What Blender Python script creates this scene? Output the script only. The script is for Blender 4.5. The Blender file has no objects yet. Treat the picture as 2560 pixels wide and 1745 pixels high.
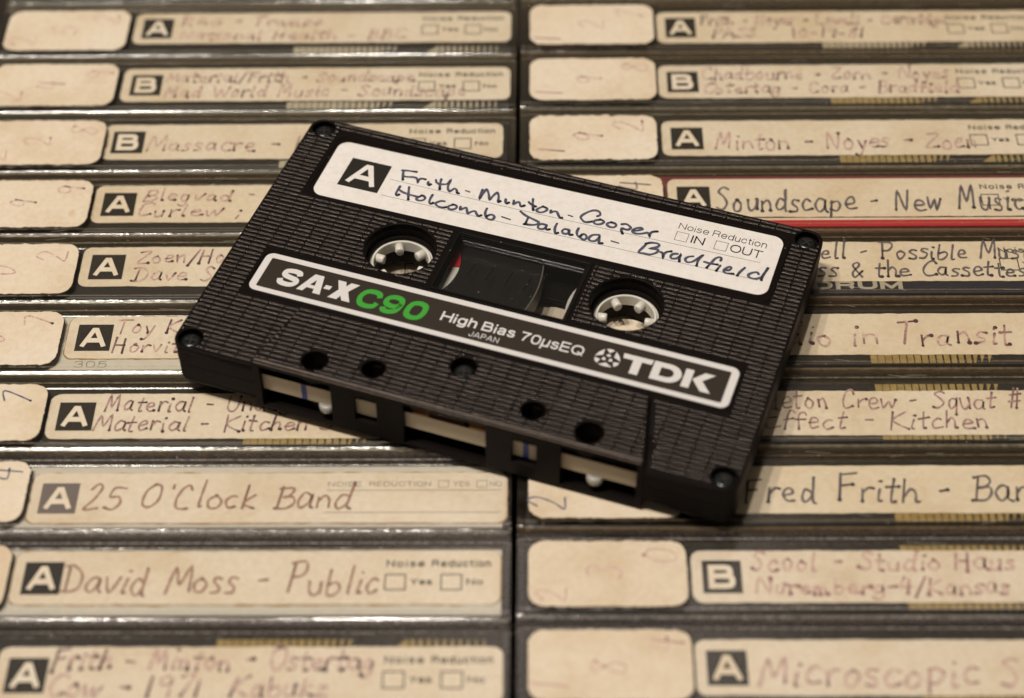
import bpy, bmesh, math, random
from mathutils import Vector, Matrix
R=math.radians
S=0.1                      # every length below is in millimetres; one Blender unit is a centimetre
scn=bpy.context.scene; COL=scn.collection
rnd=random.Random(7)

# ------------------------------------------------------------------ camera
cam_d=bpy.data.cameras.new('camera'); cam=bpy.data.objects.new('camera',cam_d); COL.objects.link(cam)
RIGHT=Vector((0.99986172,0.00825641,-0.01443479)); DOWN=Vector((-0.00331659,-0.75158764,-0.6596249)); FWD=Vector((-0.01629514,0.65958157,-0.75145633))
cp=Vector((7.29875,-309.93028,254.70238))*S
cam.matrix_world=Matrix(((RIGHT.x,-DOWN.x,-FWD.x,cp.x),(RIGHT.y,-DOWN.y,-FWD.y,cp.y),(RIGHT.z,-DOWN.z,-FWD.z,cp.z),(0,0,0,1)))
cam_d.sensor_width=36; cam_d.lens=4755.253/2560*36
cam_d.clip_start=0.5; cam_d.clip_end=400
cam_d.dof.use_dof=True; cam_d.dof.focus_distance=345*S; cam_d.dof.aperture_fstop=0.0669/(6.9*S); cam_d.dof.aperture_blades=0
scn.camera=cam

# ------------------------------------------------------------------ room light (indoor, warm bulbs above and to the left)
world=bpy.data.worlds.new('World'); scn.world=world; world.use_nodes=True
bg=world.node_tree.nodes['Background']; bg.inputs[0].default_value=(1.0,0.85,0.70,1); bg.inputs[1].default_value=0.10
def lamp(name,loc,size,energy,color=(1.0,0.925,0.82),target=(0,-80,0)):
    l=bpy.data.lights.new(name,'AREA'); l.shape='DISK'; l.size=size*S; l.energy=energy; l.color=color
    o=bpy.data.objects.new(name,l); COL.objects.link(o); o.location=Vector(loc)*S
    d=(Vector(target)-Vector(loc)).normalized(); o.rotation_euler=d.to_track_quat('-Z','Y').to_euler(); return o
K=1.0
lamp('bulb_near',(-150,-180,1500),55,87000*K)
lamp('bulb_middle',(-400,-230,1450),55,87000*K)
lamp('bulb_far',(-560,-200,1400),55,69000*K)
lamp('ceiling_bounce',(60,960,1640),480,3300*K,(1.0,0.86,0.76))
scn.view_settings.view_transform='Standard'; scn.view_settings.look='None'; scn.view_settings.exposure=0; scn.view_settings.gamma=1

# ------------------------------------------------------------------ materials
MAT={}
def nodes(name):
    m=bpy.data.materials.new(name); m.use_nodes=True; nt=m.node_tree; b=nt.nodes['Principled BSDF']; MAT[name]=m
    return m,nt,b
def N(nt,t,**kw):
    n=nt.nodes.new(t)
    for k,v in kw.items():
        if k.startswith('i_'):
            key=k[2:]; key=int(key) if key.isdigit() else key.replace('_',' ')
            n.inputs[key].default_value=v
        else: setattr(n,k,v)
    return n
def rgba(c): return (c[0],c[1],c[2],1)
def ramp(nt,fac,stops):
    r=nt.nodes.new('ShaderNodeValToRGB'); e=r.color_ramp.elements
    e[0].position,e[0].color=stops[0][0],rgba(stops[0][1]); e[1].position,e[1].color=stops[-1][0],rgba(stops[-1][1])
    for p,c in stops[1:-1]:
        q=e.new(p); q.color=rgba(c)
    nt.links.new(fac,r.inputs[0]); return r.outputs[0]
def noise(nt,scale,detail=4,rough=.6,obj=True,dist=0):
    tc=nt.nodes.new('ShaderNodeTexCoord'); n=nt.nodes.new('ShaderNodeTexNoise')
    n.inputs['Scale'].default_value=scale; n.inputs['Detail'].default_value=detail; n.inputs['Roughness'].default_value=rough; n.inputs['Distortion'].default_value=dist
    oi=nt.nodes.new('ShaderNodeObjectInfo'); ad=nt.nodes.new('ShaderNodeVectorMath'); ad.operation='ADD'
    mu=nt.nodes.new('ShaderNodeMath'); mu.operation='MULTIPLY'; mu.inputs[1].default_value=37.0
    nt.links.new(oi.outputs['Random'],mu.inputs[0]); nt.links.new(tc.outputs['Object'],ad.inputs[0]); nt.links.new(mu.outputs[0],ad.inputs[1])
    nt.links.new(ad.outputs[0],n.inputs['Vector']); return n.outputs['Fac']
def bump(nt,b,h,strength,dist):
    bp=N(nt,'ShaderNodeBump'); bp.inputs['Strength'].default_value=strength; bp.inputs['Distance'].default_value=dist
    nt.links.new(h,bp.inputs['Height']); nt.links.new(bp.outputs[0],b.inputs['Normal']); return bp
def simple(name,col,rough=.5,spec=.5,var=0,vs=3,bs=0,bsc=40,metal=0,bd=.01,sub=0):
    m,nt,b=nodes(name); b.inputs['Base Color'].default_value=rgba(col); b.inputs['Roughness'].default_value=rough
    b.inputs['Specular IOR Level'].default_value=spec; b.inputs['Metallic'].default_value=metal
    if sub: b.inputs['Subsurface Weight'].default_value=sub; b.inputs['Subsurface Radius'].default_value=(.06,.05,.04)
    if var:
        f=noise(nt,vs); c=ramp(nt,f,[(.3,[x*(1-var) for x in col]),(.7,[min(1,x*(1+var)) for x in col])]); nt.links.new(c,b.inputs['Base Color'])
    if bs: bump(nt,b,noise(nt,bsc,3),bs,bd)
    return m
# black textured moulding of the cassette
m,nt,b=nodes('black_moulding')
f=noise(nt,25,5); c=ramp(nt,f,[(.3,(.0040,.0026,.0020)),(.7,(.0072,.0048,.0038))]); nt.links.new(c,b.inputs['Base Color'])
r=ramp(nt,noise(nt,60,4),[(.3,(.45,.45,.45)),(.7,(.62,.62,.62))]); nt.links.new(r,b.inputs['Roughness']); b.inputs['Specular IOR Level'].default_value=.09
bump(nt,b,noise(nt,140,2,.7),.35,.004)
m,nt,b=nodes('ribbed_moulding')
f=noise(nt,25,5); c=ramp(nt,f,[(.3,(.0055,.0037,.003)),(.7,(.012,.008,.0068))]); nt.links.new(c,b.inputs['Base Color'])
r=ramp(nt,noise(nt,45,4),[(.3,(.15,.15,.15)),(.7,(.30,.30,.30))]); nt.links.new(r,b.inputs['Roughness']); b.inputs['Specular IOR Level'].default_value=.9; b.inputs['Specular Tint'].default_value=(1,.86,.80,1)
bump(nt,b,noise(nt,75,3,.75),1.0,.012)
simple('black_gloss',(.006,.0055,.005),.16,.5,bs=.2,bsc=30,bd=.004)
simple('worn_sheen_edge',(.27,.215,.185),.5,.4,var=.35,vs=9)
simple('screw_black',(.012,.015,.015),.22,.6,bs=.25,bsc=50,bd=.006,metal=.3)
simple('white_nylon',(.68,.65,.58),.34,.5,var=.05,vs=6,sub=.25)
simple('roller_grey',(.36,.34,.31),.3,.5)
simple('red_plastic',(.50,.018,.022),.35,.5)
simple('tape_pack',(.007,.0062,.0048),.42,.5,bs=.15,bsc=20)
simple('tape_side',(.15,.135,.115),.45,.4)
simple('leader',(.46,.38,.27),.42,.4,var=.04,vs=2)
simple('blue_mark',(.012,.03,.20),.4)
simple('copper',(.42,.20,.07),.4,.5,metal=.4)
simple('felt',(.035,.018,.01),.9,.1)
simple('print_brown',(.030,.023,.0165),.38,.45,var=.08,vs=30)
simple('print_white',(.66,.63,.62),.42,.4,var=.03,vs=25)
simple('print_green',(.045,.32,.035),.45,.4,var=.04,vs=20)
simple('print_black',(.018,.015,.012),.5,.3,var=.1,vs=40)
simple('print_faded',(.16,.125,.105),.6,.2)
simple('print_grey',(.175,.145,.135),.55,.2,var=.08,vs=10)
simple('rule_grey',(.20,.20,.18),.6,.2)
simple('gold_print',(.33,.235,.085),.35,.5,var=.22,vs=9)
simple('silver_print',(.44,.39,.29),.30,.5,var=.15,vs=9)
simple('card_black',(.014,.012,.010),.5,.4,var=.3,vs=15)
simple('card_white',(.60,.56,.48),.6,.3,var=.05,vs=5)
simple('card_red',(.46,.022,.030),.5,.3,var=.05,vs=5)
simple('inlay_brown',(.20,.115,.095),.5,.3,var=.15,vs=8)
simple('card_plum',(.20,.045,.05),.5,.3,var=.15,vs=5)
simple('card_navy',(.016,.018,.030),.45,.4,var=.2,vs=15)
simple('inlay_text',(.42,.38,.30),.5,.3)
simple('grime',(.030,.019,.010),.8,.2,var=.5,vs=25,bs=.3,bsc=60)
simple('glue_amber',(.33,.19,.055),.45,.4,var=.2,vs=9)
simple('deep_black',(.0025,.002,.0018),.7,.2)
simple('drawer_wood',(.018,.012,.008),.6,.3,var=.4,vs=2)
simple('dust',(.50,.46,.38),.9,.1)
def paper(name,c0,c1,c2,fib=.35):
    m,nt,b=nodes(name)
    f=noise(nt,.55,5,.62); c=ramp(nt,f,[(.28,c0),(.5,c1),(.74,c2)])
    f2=noise(nt,9,4,.7); c3=ramp(nt,f2,[(.25,(.90,.87,.82)),(.6,(1,1,1))])
    mx=N(nt,'ShaderNodeMix',data_type='RGBA',blend_type='MULTIPLY'); mx.inputs[0].default_value=1
    nt.links.new(c,mx.inputs[6]); nt.links.new(c3,mx.inputs[7]); 
    f4=noise(nt,2.2,2,.5); sp=ramp(nt,f4,[(.70,(1,1,1)),(.80,(.84,.70,.52))])
    m2=N(nt,'ShaderNodeMix',data_type='RGBA',blend_type='MULTIPLY'); m2.inputs[0].default_value=fib
    nt.links.new(mx.outputs[2],m2.inputs[6]); nt.links.new(sp,m2.inputs[7]); nt.links.new(m2.outputs[2],b.inputs['Base Color'])
    b.inputs['Roughness'].default_value=.72; b.inputs['Specular IOR Level'].default_value=.22
    bump(nt,b,noise(nt,60,4,.75),.25,.006)
paper('paper_aged',(.69,.565,.41),(.77,.675,.545),(.80,.72,.61),.5)
paper('paper_number',(.62,.49,.345),(.70,.59,.455),(.73,.645,.535),.6)
paper('paper_white',(.74,.695,.665),(.755,.715,.69),(.77,.73,.71),0)
def ink(name,line,pool,rough=.45,worn=None):
    m,nt,b=nodes(name); at=N(nt,'ShaderNodeAttribute',attribute_name='pool')
    f=noise(nt,18,3); mr=ramp(nt,f,[(.35,(.0,.0,.0)),(.72,(.42,.42,.42))])
    ad=N(nt,'ShaderNodeMath',operation='MULTIPLY_ADD'); ad.inputs[1].default_value=1.0
    nt.links.new(at.outputs['Fac'],ad.inputs[0]); nt.links.new(mr,ad.inputs[2])
    c=ramp(nt,ad.outputs[0],[(.0,line),(1.0,pool)] if not worn else [(.0,worn),(.16,line),(.45,[(p+q)/2 for p,q in zip(line,pool)]),(1.0,pool)]); nt.links.new(c,b.inputs['Base Color']); b.inputs['Roughness'].default_value=rough
ink('ink_navy',(.088,.095,.145),(.006,.007,.016))
ink('ink_blue',(.11,.11,.19),(.02,.02,.055))
ink('ink_dark',(.155,.13,.135),(.02,.016,.022))
ink('ink_purple',(.37,.21,.20),(.055,.022,.03),worn=(.50,.37,.31))
ink('ink_faded',(.55,.35,.31),(.085,.03,.04),worn=(.69,.55,.44))
ink('ink_ghost',(.59,.39,.33),(.30,.14,.14),worn=(.65,.51,.40))
ink('ink_brown',(.33,.18,.13),(.10,.04,.03),worn=(.44,.29,.21))
def clear(name,tint,haze,hz,rough,ior=1.55,bstr=.25,side=28.0):
    m,nt,b=nodes(name); nt.nodes.remove(b); out=nt.nodes['Material Output']
    tr=N(nt,'ShaderNodeBsdfTransparent'); tr.inputs[0].default_value=rgba(tint)
    gl=N(nt,'ShaderNodeBsdfGlossy'); gl.inputs['Roughness'].default_value=rough; gl.inputs['Color'].default_value=(1,1,1,1)
    df=N(nt,'ShaderNodeBsdfDiffuse'); df.inputs[0].default_value=rgba(haze)
    fr=N(nt,'ShaderNodeFresnel'); ge=N(nt,'ShaderNodeNewGeometry'); io=N(nt,'ShaderNodeMath',operation='MULTIPLY_ADD'); io.inputs[1].default_value=1/ior-ior; io.inputs[2].default_value=ior
    nt.links.new(ge.outputs['Backfacing'],io.inputs[0]); nt.links.new(io.outputs[0],fr.inputs['IOR'])
    f=noise(nt,11,5,.65); hm=ramp(nt,f,[(.35,(hz*.4,)*3),(.75,(hz*1.7,)*3)])
    sx=N(nt,'ShaderNodeSeparateXYZ'); nt.links.new(ge.outputs['True Normal'],sx.inputs[0]); ab=N(nt,'ShaderNodeMath',operation='ABSOLUTE'); nt.links.new(sx.outputs[2],ab.inputs[0]); lt=N(nt,'ShaderNodeMath',operation='LESS_THAN'); lt.inputs[1].default_value=.85; nt.links.new(ab.outputs[0],lt.inputs[0]); ma=N(nt,'ShaderNodeMath',operation='MULTIPLY_ADD'); ma.inputs[1].default_value=side; ma.inputs[2].default_value=1; nt.links.new(lt.outputs[0],ma.inputs[0]); mm=N(nt,'ShaderNodeMath',operation='MULTIPLY'); nt.links.new(ma.outputs[0],mm.inputs[0]); nt.links.new(hm,mm.inputs[1]); hm=mm.outputs[0]
    m1=N(nt,'ShaderNodeMixShader'); m2=N(nt,'ShaderNodeMixShader')
    nt.links.new(hm,m1.inputs[0]); nt.links.new(tr.outputs[0],m1.inputs[1]); nt.links.new(df.outputs[0],m1.inputs[2])
    nt.links.new(fr.outputs[0],m2.inputs[0]); nt.links.new(m1.outputs[0],m2.inputs[1]); nt.links.new(gl.outputs[0],m2.inputs[2])
    bp=N(nt,'ShaderNodeBump'); bp.inputs['Strength'].default_value=bstr; bp.inputs['Distance'].default_value=.02
    nt.links.new(noise(nt,6,5,.6),bp.inputs['Height']); nt.links.new(bp.outputs[0],gl.inputs['Normal']); nt.links.new(bp.outputs[0],fr.inputs['Normal'])
    nt.links.new(m2.outputs[0],out.inputs[0]); return m
clear('clear_case',(.985,.98,.965),(.44,.37,.26),.010,.10)
clear('clear_case_grey',(.985,.98,.97),(.50,.45,.42),.014,.09)
clear('clear_case_brown',(.98,.97,.945),(.34,.24,.14),.010,.12)
clear('tray_clear',(.80,.77,.72),(.42,.35,.26),.10,.16,side=1.5)
clear('window_clear',(.90,.90,.90),(.2,.2,.2),.003,.05,1.45,.05,side=0)

# ------------------------------------------------------------------ helpers
def link(name,me,mat,parent=None,loc=None):
    o=bpy.data.objects.new(name,me); COL.objects.link(o)
    if mat: me.materials.append(MAT[mat])
    if parent: o.parent=parent
    if loc is not None: o.location=Vector(loc)*S
    return o
def mesh(name,V,F,mat,parent=None,smooth=False,loc=None):
    me=bpy.data.meshes.new(name); me.from_pydata([tuple(c*S for c in v) for v in V],[],F); me.update()
    if smooth:
        for p in me.polygons: p.use_smooth=True
    return link(name,me,mat,parent,loc)
class MB:
    def __init__(s): s.V=[]; s.F=[]
    def add(s,V,F):
        n=len(s.V); s.V+=V; s.F+=[tuple(i+n for i in f) for f in F]
    def box(s,x0,x1,y0,y1,z0,z1):
        s.add([(x,y,z) for z in (z0,z1) for y in (y0,y1) for x in (x0,x1)],[(0,2,3,1),(4,5,7,6),(0,1,5,4),(2,6,7,3),(0,4,6,2),(1,3,7,5)])
    def lathe(s,prof,n,cx=0,cy=0,a0=0,a1=360,closed=True):
        full=abs(a1-a0)>=360; m=n if full else n+1; L=len(prof)
        V=[]; F=[]
        for i in range(m):
            a=R(a0+(a1-a0)*i/n)
            for r,z in prof: V.append((cx+r*math.cos(a),cy+r*math.sin(a),z))
        for i in range(n):
            j=(i+1)%m
            for q in range(L if closed else L-1):
                p=(q+1)%L; F.append((i*L+q,j*L+q,j*L+p,i*L+p))
        if not full and closed:
            F.append(tuple(range(L))[::-1]); F.append(tuple((m-1)*L+q for q in range(L)))
        s.add(V,F)
    def extrude_x(s,prof,xs):       # prof list of (y,z) ; xs list of (x,inset)
        L=len(prof); cy=sum(p[0] for p in prof)/L
        V=[];F=[]
        for x,ins in xs:
            for y,z in prof: V.append((x,y*(1-ins) ,z-ins*.9 if z>-3 else z))
        for i in range(len(xs)-1):
            for q in range(L):
                p=(q+1)%L; F.append((i*L+q,i*L+p,(i+1)*L+p,(i+1)*L+q))
        s.add(V,F)
    def build(s,name,mat,parent=None,smooth=False,loc=None): return mesh(name,s.V,s.F,mat,parent,smooth,loc)
def rrect(x0,y0,x1,y1,r,n=6,jit=0,rg=None,seg=None):
    P=[]
    for cx,cy,a in ((x1-r,y1-r,0),(x0+r,y1-r,90),(x0+r,y0+r,180),(x1-r,y0+r,270)):
        for i in range(n+1):
            t=R(a+90*i/n); P.append((cx+r*math.cos(t),cy+r*math.sin(t)))
    if seg:
        Q=[]
        for i,p in enumerate(P):
            q=P[(i+1)%len(P)]; d=math.dist(p,q); m=max(1,int(d/seg))
            for j in range(m): Q.append((p[0]+(q[0]-p[0])*j/m,p[1]+(q[1]-p[1])*j/m))
        P=Q
    if jit:
        off=0; Q=[]
        for p in P:
            off=off*.6+rg.gauss(0,jit); Q.append((p[0]+off*rg.uniform(-.6,1),p[1]+off))
        P=Q
    return P
def circ(cx,cy,r,n=32): return [(cx+r*math.cos(2*math.pi*i/n),cy+r*math.sin(2*math.pi*i/n)) for i in range(n)]
def plate(name,loops,z0,z1,mat,parent=None,bev=0,xf=None,bres=1):
    """flat sheet with holes from 2D loops (mm), thickness z0..z1"""
    c=bpy.data.curves.new(name,'CURVE'); c.dimensions='2D'; c.fill_mode='BOTH'
    for L in loops:
        s=c.splines.new('POLY'); s.points.add(len(L)-1); s.use_cyclic_u=True
        for p,q in zip(s.points,L): p.co=(q[0]*S,q[1]*S,0,1)
    c.extrude=max(0,((z1-z0)/2-bev))*S
    if bev: c.bevel_depth=bev*S; c.bevel_resolution=bres; c.offset=-bev*S
    o=bpy.data.objects.new(name,c); COL.objects.link(o)
    dg=bpy.context.evaluated_depsgraph_get(); me=bpy.data.meshes.new_from_object(o.evaluated_get(dg))
    bpy.data.objects.remove(o); bpy.data.curves.remove(c)
    T=Matrix.Translation((0,0,(z0+z1)/2*S))
    if xf: T=xf@T
    me.transform(T); me.name=name; me.materials.clear()
    return link(name,me,mat,parent)
def catmull(P,k=5):
    if len(P)<3: return P
    Q=[P[0]]+list(P)+[P[-1]]; out=[]
    for i in range(1,len(Q)-2):
        a,b,c,d=Q[i-1:i+3]
        for j in range(k):
            t=j/k
            out.append(tuple(.5*((2*b[q])+(-a[q]+c[q])*t+(2*a[q]-5*b[q]+4*c[q]-d[q])*t*t+(-a[q]+3*b[q]-3*c[q]+d[q])*t**3) for q in (0,1)))
    out.append(P[-1]); return out
class Ink:
    """flat pen strokes / print strokes collected into one sheet-thin mesh"""
    def __init__(s,z): s.V=[];s.F=[];s.pool=[];s.z=z;s.k=0
    def zz(s): s.k+=1; return s.z+(s.k%40)*.0012
    def ribbon(s,P,w,smooth=True,cap='round',pool=(0,0),clamp=None,closed=False,wv=0,rg=None):
        if smooth: P=catmull(P)
        Q=[P[0]]
        for p in P[1:]:
            if math.dist(p,Q[-1])>1e-4: Q.append(p)
        P=Q; n=len(P)
        if n<2: return
        z=s.zz()
        if cap=='square':
            def ext(a,b):
                d=math.dist(a,b); return (a[0]+(a[0]-b[0])/d*w*.5,a[1]+(a[1]-b[1])/d*w*.5)
            if not closed: P=[ext(P[0],P[1])]+P[1:-1]+[ext(P[-1],P[-2])]
        tot=sum(math.dist(P[i],P[i+1]) for i in range(n-1)); acc=0
        V=[];pl=[]
        for i in range(n):
            if closed and (i==0 or i==n-1):
                a=P[n-2]; c=P[1]
            else: a=P[max(0,i-1)]; c=P[min(n-1,i+1)]
            b=P[i]
            if i>0: acc+=math.dist(P[i-1],P[i])
            d1=(b[0]-a[0],b[1]-a[1]); d2=(c[0]-b[0],c[1]-b[1])
            if i==0 and not closed: d1=d2
            if i==n-1 and not closed: d2=d1
            l1=math.hypot(*d1) or 1; l2=math.hypot(*d2) or 1
            n1=(-d1[1]/l1,d1[0]/l1); n2=(-d2[1]/l2,d2[0]/l2)
            m=(n1[0]+n2[0],n1[1]+n2[1]); lm=math.hypot(*m)
            if lm<.5: m=n1; k=1
            else:
                m=(m[0]/lm,m[1]/lm); k=1/max(.45,m[0]*n1[0]+m[1]*n1[1])
            hw=w*.5*k*(1+ (wv*math.sin(acc*2.3+s.k) if wv else 0))
            V+=[(b[0]+m[0]*hw,b[1]+m[1]*hw),(b[0]-m[0]*hw,b[1]-m[1]*hw)]
            e0=math.exp(-(acc/(w*1.6))**2)*pool[0]; e1=math.exp(-((tot-acc)/(w*1.6))**2)*pool[1]
            pl+=[max(e0,e1)]*2
        if clamp: V=[(x,min(clamp[1],max(clamp[0],y))) for x,y in V]
        k0=len(s.V); s.V+=[(x,y,z) for x,y in V]; s.pool+=pl
        s.F+=[(k0+2*i,k0+2*i+1,k0+2*i+3,k0+2*i+2) for i in range(n-1)]
        if cap=='round':
            for b,pp in ((P[0],pool[0]),(P[-1],pool[1])): s.dot(b,w*.5,pp)
    def dot(s,c,r,pool=0,n=10):
        z=s.zz(); k0=len(s.V); s.V+=[(c[0]+r*math.cos(2*math.pi*i/n),c[1]+r*math.sin(2*math.pi*i/n),z) for i in range(n)]
        s.pool+=[pool]*n; s.F.append(tuple(range(k0,k0+n)))
    def poly(s,P):
        z=s.zz(); k0=len(s.V); s.V+=[(x,y,z) for x,y in P]; s.pool+=[0]*len(P); s.F.append(tuple(range(k0,k0+len(P))))
    def build(s,name,mat,parent):
        o=mesh(name,s.V,s.F,mat,parent)
        if len(s.F)>1: o['kind']='stuff'
        a=o.data.attributes.new('pool','FLOAT','POINT'); a.data.foreach_set('value',s.pool); return o
# ------------------------------------------------------------------ lettering
# handwriting strokes: x height 5, capitals 9; strokes separated by ';'
HW={
'A':(7,'0,0 3,9 6,0;1,3 5.4,3.4'),'B':(6.5,'1,0 1.6,9;.4,8.6 4,9 5.4,7.2 4,5.2 2,4.8;2,4.8 5,4.6 6.2,2.4 4,.2 .6,-.2'),
'C':(6.5,'6,7.4 4.6,9 2,8 .5,4.5 1.2,1.2 3,.1 6,.8'),'D':(7,'1.6,8.4 1.2,.2;-.6,8.2 3,8.8 6.4,5.6 5.4,1.8 2,-.1 -.4,.1'),
'F':(6,'1,8.8 .8,0;.6,8.8 5.6,9;1,5 4.4,5.2'),'G':(7,'6,7.6 3,9 .6,5 2,.6 5,.6 6,3.4;4,3.6 6.4,3.6'),
'H':(7,'.8,9 .4,0;5.6,9 5.4,0;.6,4.6 5.6,4.9'),'I':(3,'1.4,9 1.2,0'),'E':(6,'5.4,8.8 1,9 .8,0 5.6,.2;.9,4.8 4.4,5'),'J':(5,'3.6,9 3.4,2 1.6,0 .2,1.6'),'K':(7,'1,9 .6,0;6,9 1,4.4 6.8,0'),'L':(6,'1,9 .7,.6 5.6,.3'),
'M':(8.5,'.4,0 1.6,9 4,2.8 6.6,9 7.6,.2'),'N':(7.5,'.6,.2 1,8.8 5.6,.4 6.2,9'),'O':(7.5,'3.6,9 .8,6.4 1,1.6 4,0 6.6,3 6.2,7.6 3.4,9'),
'P':(6.5,'1.2,8.8 .9,0;-.2,8.4 4.4,9 5.8,6.8 4,4.6 1.2,4.4'),'R':(7,'1,9 .8,0;.4,8.8 4.6,8.8 5.2,6 1.2,4.6 6.2,0'),
'S':(6,'5.2,8 3,9.2 1,7.4 3.4,5 4.8,2.4 2.6,0 .2,1'),'T':(7,'0,8.8 6.6,9.1;3.2,8.8 3,0'),'U':(7,'.8,9 .8,2.4 3,.1 5.4,2.6 5.8,9'),
'V':(7,'.2,9 3,0 6.2,9'),'W':(9.5,'.2,8.8 2,.2 4.6,6.4 6.6,.2 8.8,9'),'Z':(6.5,'.6,8.6 5.6,8.9 .5,.5 6,.3'),
'a':(5.6,'4.4,4.6 2,5 .4,2.4 1.8,.2 4,1.6 4.5,4.6 4.4,1 5.4,.1'),'b':(5.4,'.8,9 .6,.4 3,-.1 4.6,2 3.6,4.6 .8,3.4'),
'c':(4.8,'4.2,4.4 2.2,5 .4,2.6 1.6,.2 4.4,.6'),'d':(5.8,'4.2,4 2,4.9 .4,2.2 2,.1 4.2,2.4 5,8.8;4.9,8.4 4.4,1 5.2,.1'),
'e':(5,'.6,2.4 4,3 3.4,4.8 1.4,4.6 .4,2.2 1.8,.2 4.8,.6'),'f':(4.4,'4.4,7.8 3,9 1.8,7 1.6,0;0,4.8 4,5'),
'g':(5.4,'4.2,4.4 2,5 .5,2.6 2,.4 4.2,2 4.4,4.6 4,-2 1.6,-3 .4,-1.8'),'h':(5.4,'.8,9 .6,0;.6,2.6 2.6,4.8 4.2,3.6 4.4,.4 5.2,.1'),
'i':(2.6,'1.2,4.6 1.1,.4 1.8,.1;1.4,7.2 1.7,7.3'),'j':(3,'2,4.8 1.6,-2.4 .2,-2'),'k':(5,'.8,9 .6,0;4.2,5 .9,2.4 4.6,0'),'l':(2.8,'1.4,9 1,.8 1.8,.1'),
'm':(8,'.4,4.6 .8,.2;.8,3.4 2.4,4.8 3.4,.4;3.4,3.6 5.4,4.8 6.4,.6 7.4,.1'),'n':(5.4,'.4,4.6 .7,.2;.7,3.2 2.8,4.8 4.2,3 4.6,.2'),
'o':(5.2,'2.6,5 .5,3.2 1.2,.4 3.4,.2 4.4,3 2.4,5'),'p':(5.4,'.8,4.8 .6,-3;.7,4 3,5 4.6,3 3,.4 .8,.8'),'q':(5.4,'4.2,4.4 2,5 .5,2.6 2,.3 4,1.8 4.3,4.6 4.2,-3'),
'r':(4.2,'.5,4.8 .8,.2;.8,3 2.2,4.8 4,4.6'),'s':(4.2,'3.6,4.6 1.6,5 .8,3.6 3.2,2 2.8,.3 .3,.3'),'t':(4.2,'2,8 1.7,.6 3.2,.2;0,5 4,5.3'),
'u':(5.4,'.5,4.7 .7,.8 2.6,.1 4.2,2 4.3,4.8;4.3,4.6 4.4,.4'),'v':(5,'.3,4.8 2,.2 4.4,4.8'),'w':(7.4,'.3,4.6 1.6,.2 3.6,3.8 4.8,.2 6.8,4.8'),
'x':(5,'.5,4.8 4.4,0;4.3,4.8 .4,.1'),'y':(5,'.5,4.8 2.4,1;4.4,4.8 2,-2.6 .4,-3'),'z':(4.8,'.6,4.6 4,4.7 .5,.4 4.4,.3'),
'0':(6.4,'3,9 .6,5.4 2,.3 5,2 5.2,7 2.8,9'),'1':(3.4,'1.6,9 1.4,0'),'2':(6.2,'.6,7 2.6,9 5,7.2 3,3.4 .4,.4 5.6,.5'),
'3':(6,'.6,8 3,9 4.8,7 2.4,5 5,3 3,0 .4,.9'),'4':(6,'2,8.8 .6,4 5.4,4;4.4,8.4 4,0'),'5':(6,'5.2,8.9 1.4,8.6 1,5.2 4,5.4 5,2.6 3,.1 .4,.8'),
'6':(6,'4.6,8.8 1.4,6 .8,2 3,.1 5,2 3.4,4.4 1,3'),'7':(6,'.6,8.4 5.4,8.8 2.4,0'),'8':(6,'4.6,8 2.6,9 1,7 4.6,3.4 4,.6 2,.1 .8,2 4.6,7.2 4.6,8'),
'9':(6,'4.8,7 3,9 .8,7.2 1.8,4.8 4.4,5.4 4.9,7.4 4,0'),'-':(5,'.8,3.8 3.6,3.9'),'.':(2.4,'.8,.2 1,.2'),'/':(4.4,'4,9.6 .4,-1.4'),
"'":(2,'1,9.4 1.3,7.8'),'&':(6.4,'5.6,.4 1.6,6.6 3,8.4 4,6.6 1,2.6 2.6,.3 5.6,3.6'),'#':(6.6,'2.4,8.6 1.4,0;5,8.6 4,0;.2,5.8 6.4,6;0,2.8 6,3'),';':(2.6,'1.1,3.6 1.3,3.6;1.3,.6 .6,-1.6'),' ':(4.2,'')}
def handwrite(inkset,text,x,y,h,w,rg,slant=.10,dots=(.35,1.0),sx=1.0,xf=None,gap=1.0,width=None):
    """h is the capital height in mm"""
    k=h/9.0
    if width:
        nat=sum(HW[c][0]+gap for c in text)*k; sx=width/nat
    for ch in text:
        adv,st=HW[ch]; dy=rg.uniform(-.55,.55); sc=rg.uniform(.86,1.10); an=rg.uniform(-.07,.07); wx=rg.uniform(.88,1.1)
        for s_ in st.split(';'):
            if not s_: continue
            P=[]
            for q in s_.split():
                a,b=map(float,q.split(',')); a+=rg.uniform(-.36,.36); b=b*sc+dy+rg.uniform(-.34,.34)
                P.append((x+(a*wx+b*(slant+an))*k*sx,y+(b+a*an)*k))
            if xf: P=[xf(p) for p in P]
            p0=rg.choice((0,0,dots[0],dots[1]*.6)); p1=rg.choice((dots[0],dots[1],dots[1]))
            inkset.ribbon(P,w,pool=(p0,p1),wv=.18)
            if p1>.5: inkset.dot(P[-1],w*rg.uniform(.62,.8+.3*dots[1]),p1)
            if p0>.3: inkset.dot(P[0],w*rg.uniform(.5,.8),p0)
        x+=(adv+gap)*k*sx
    return x
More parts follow.
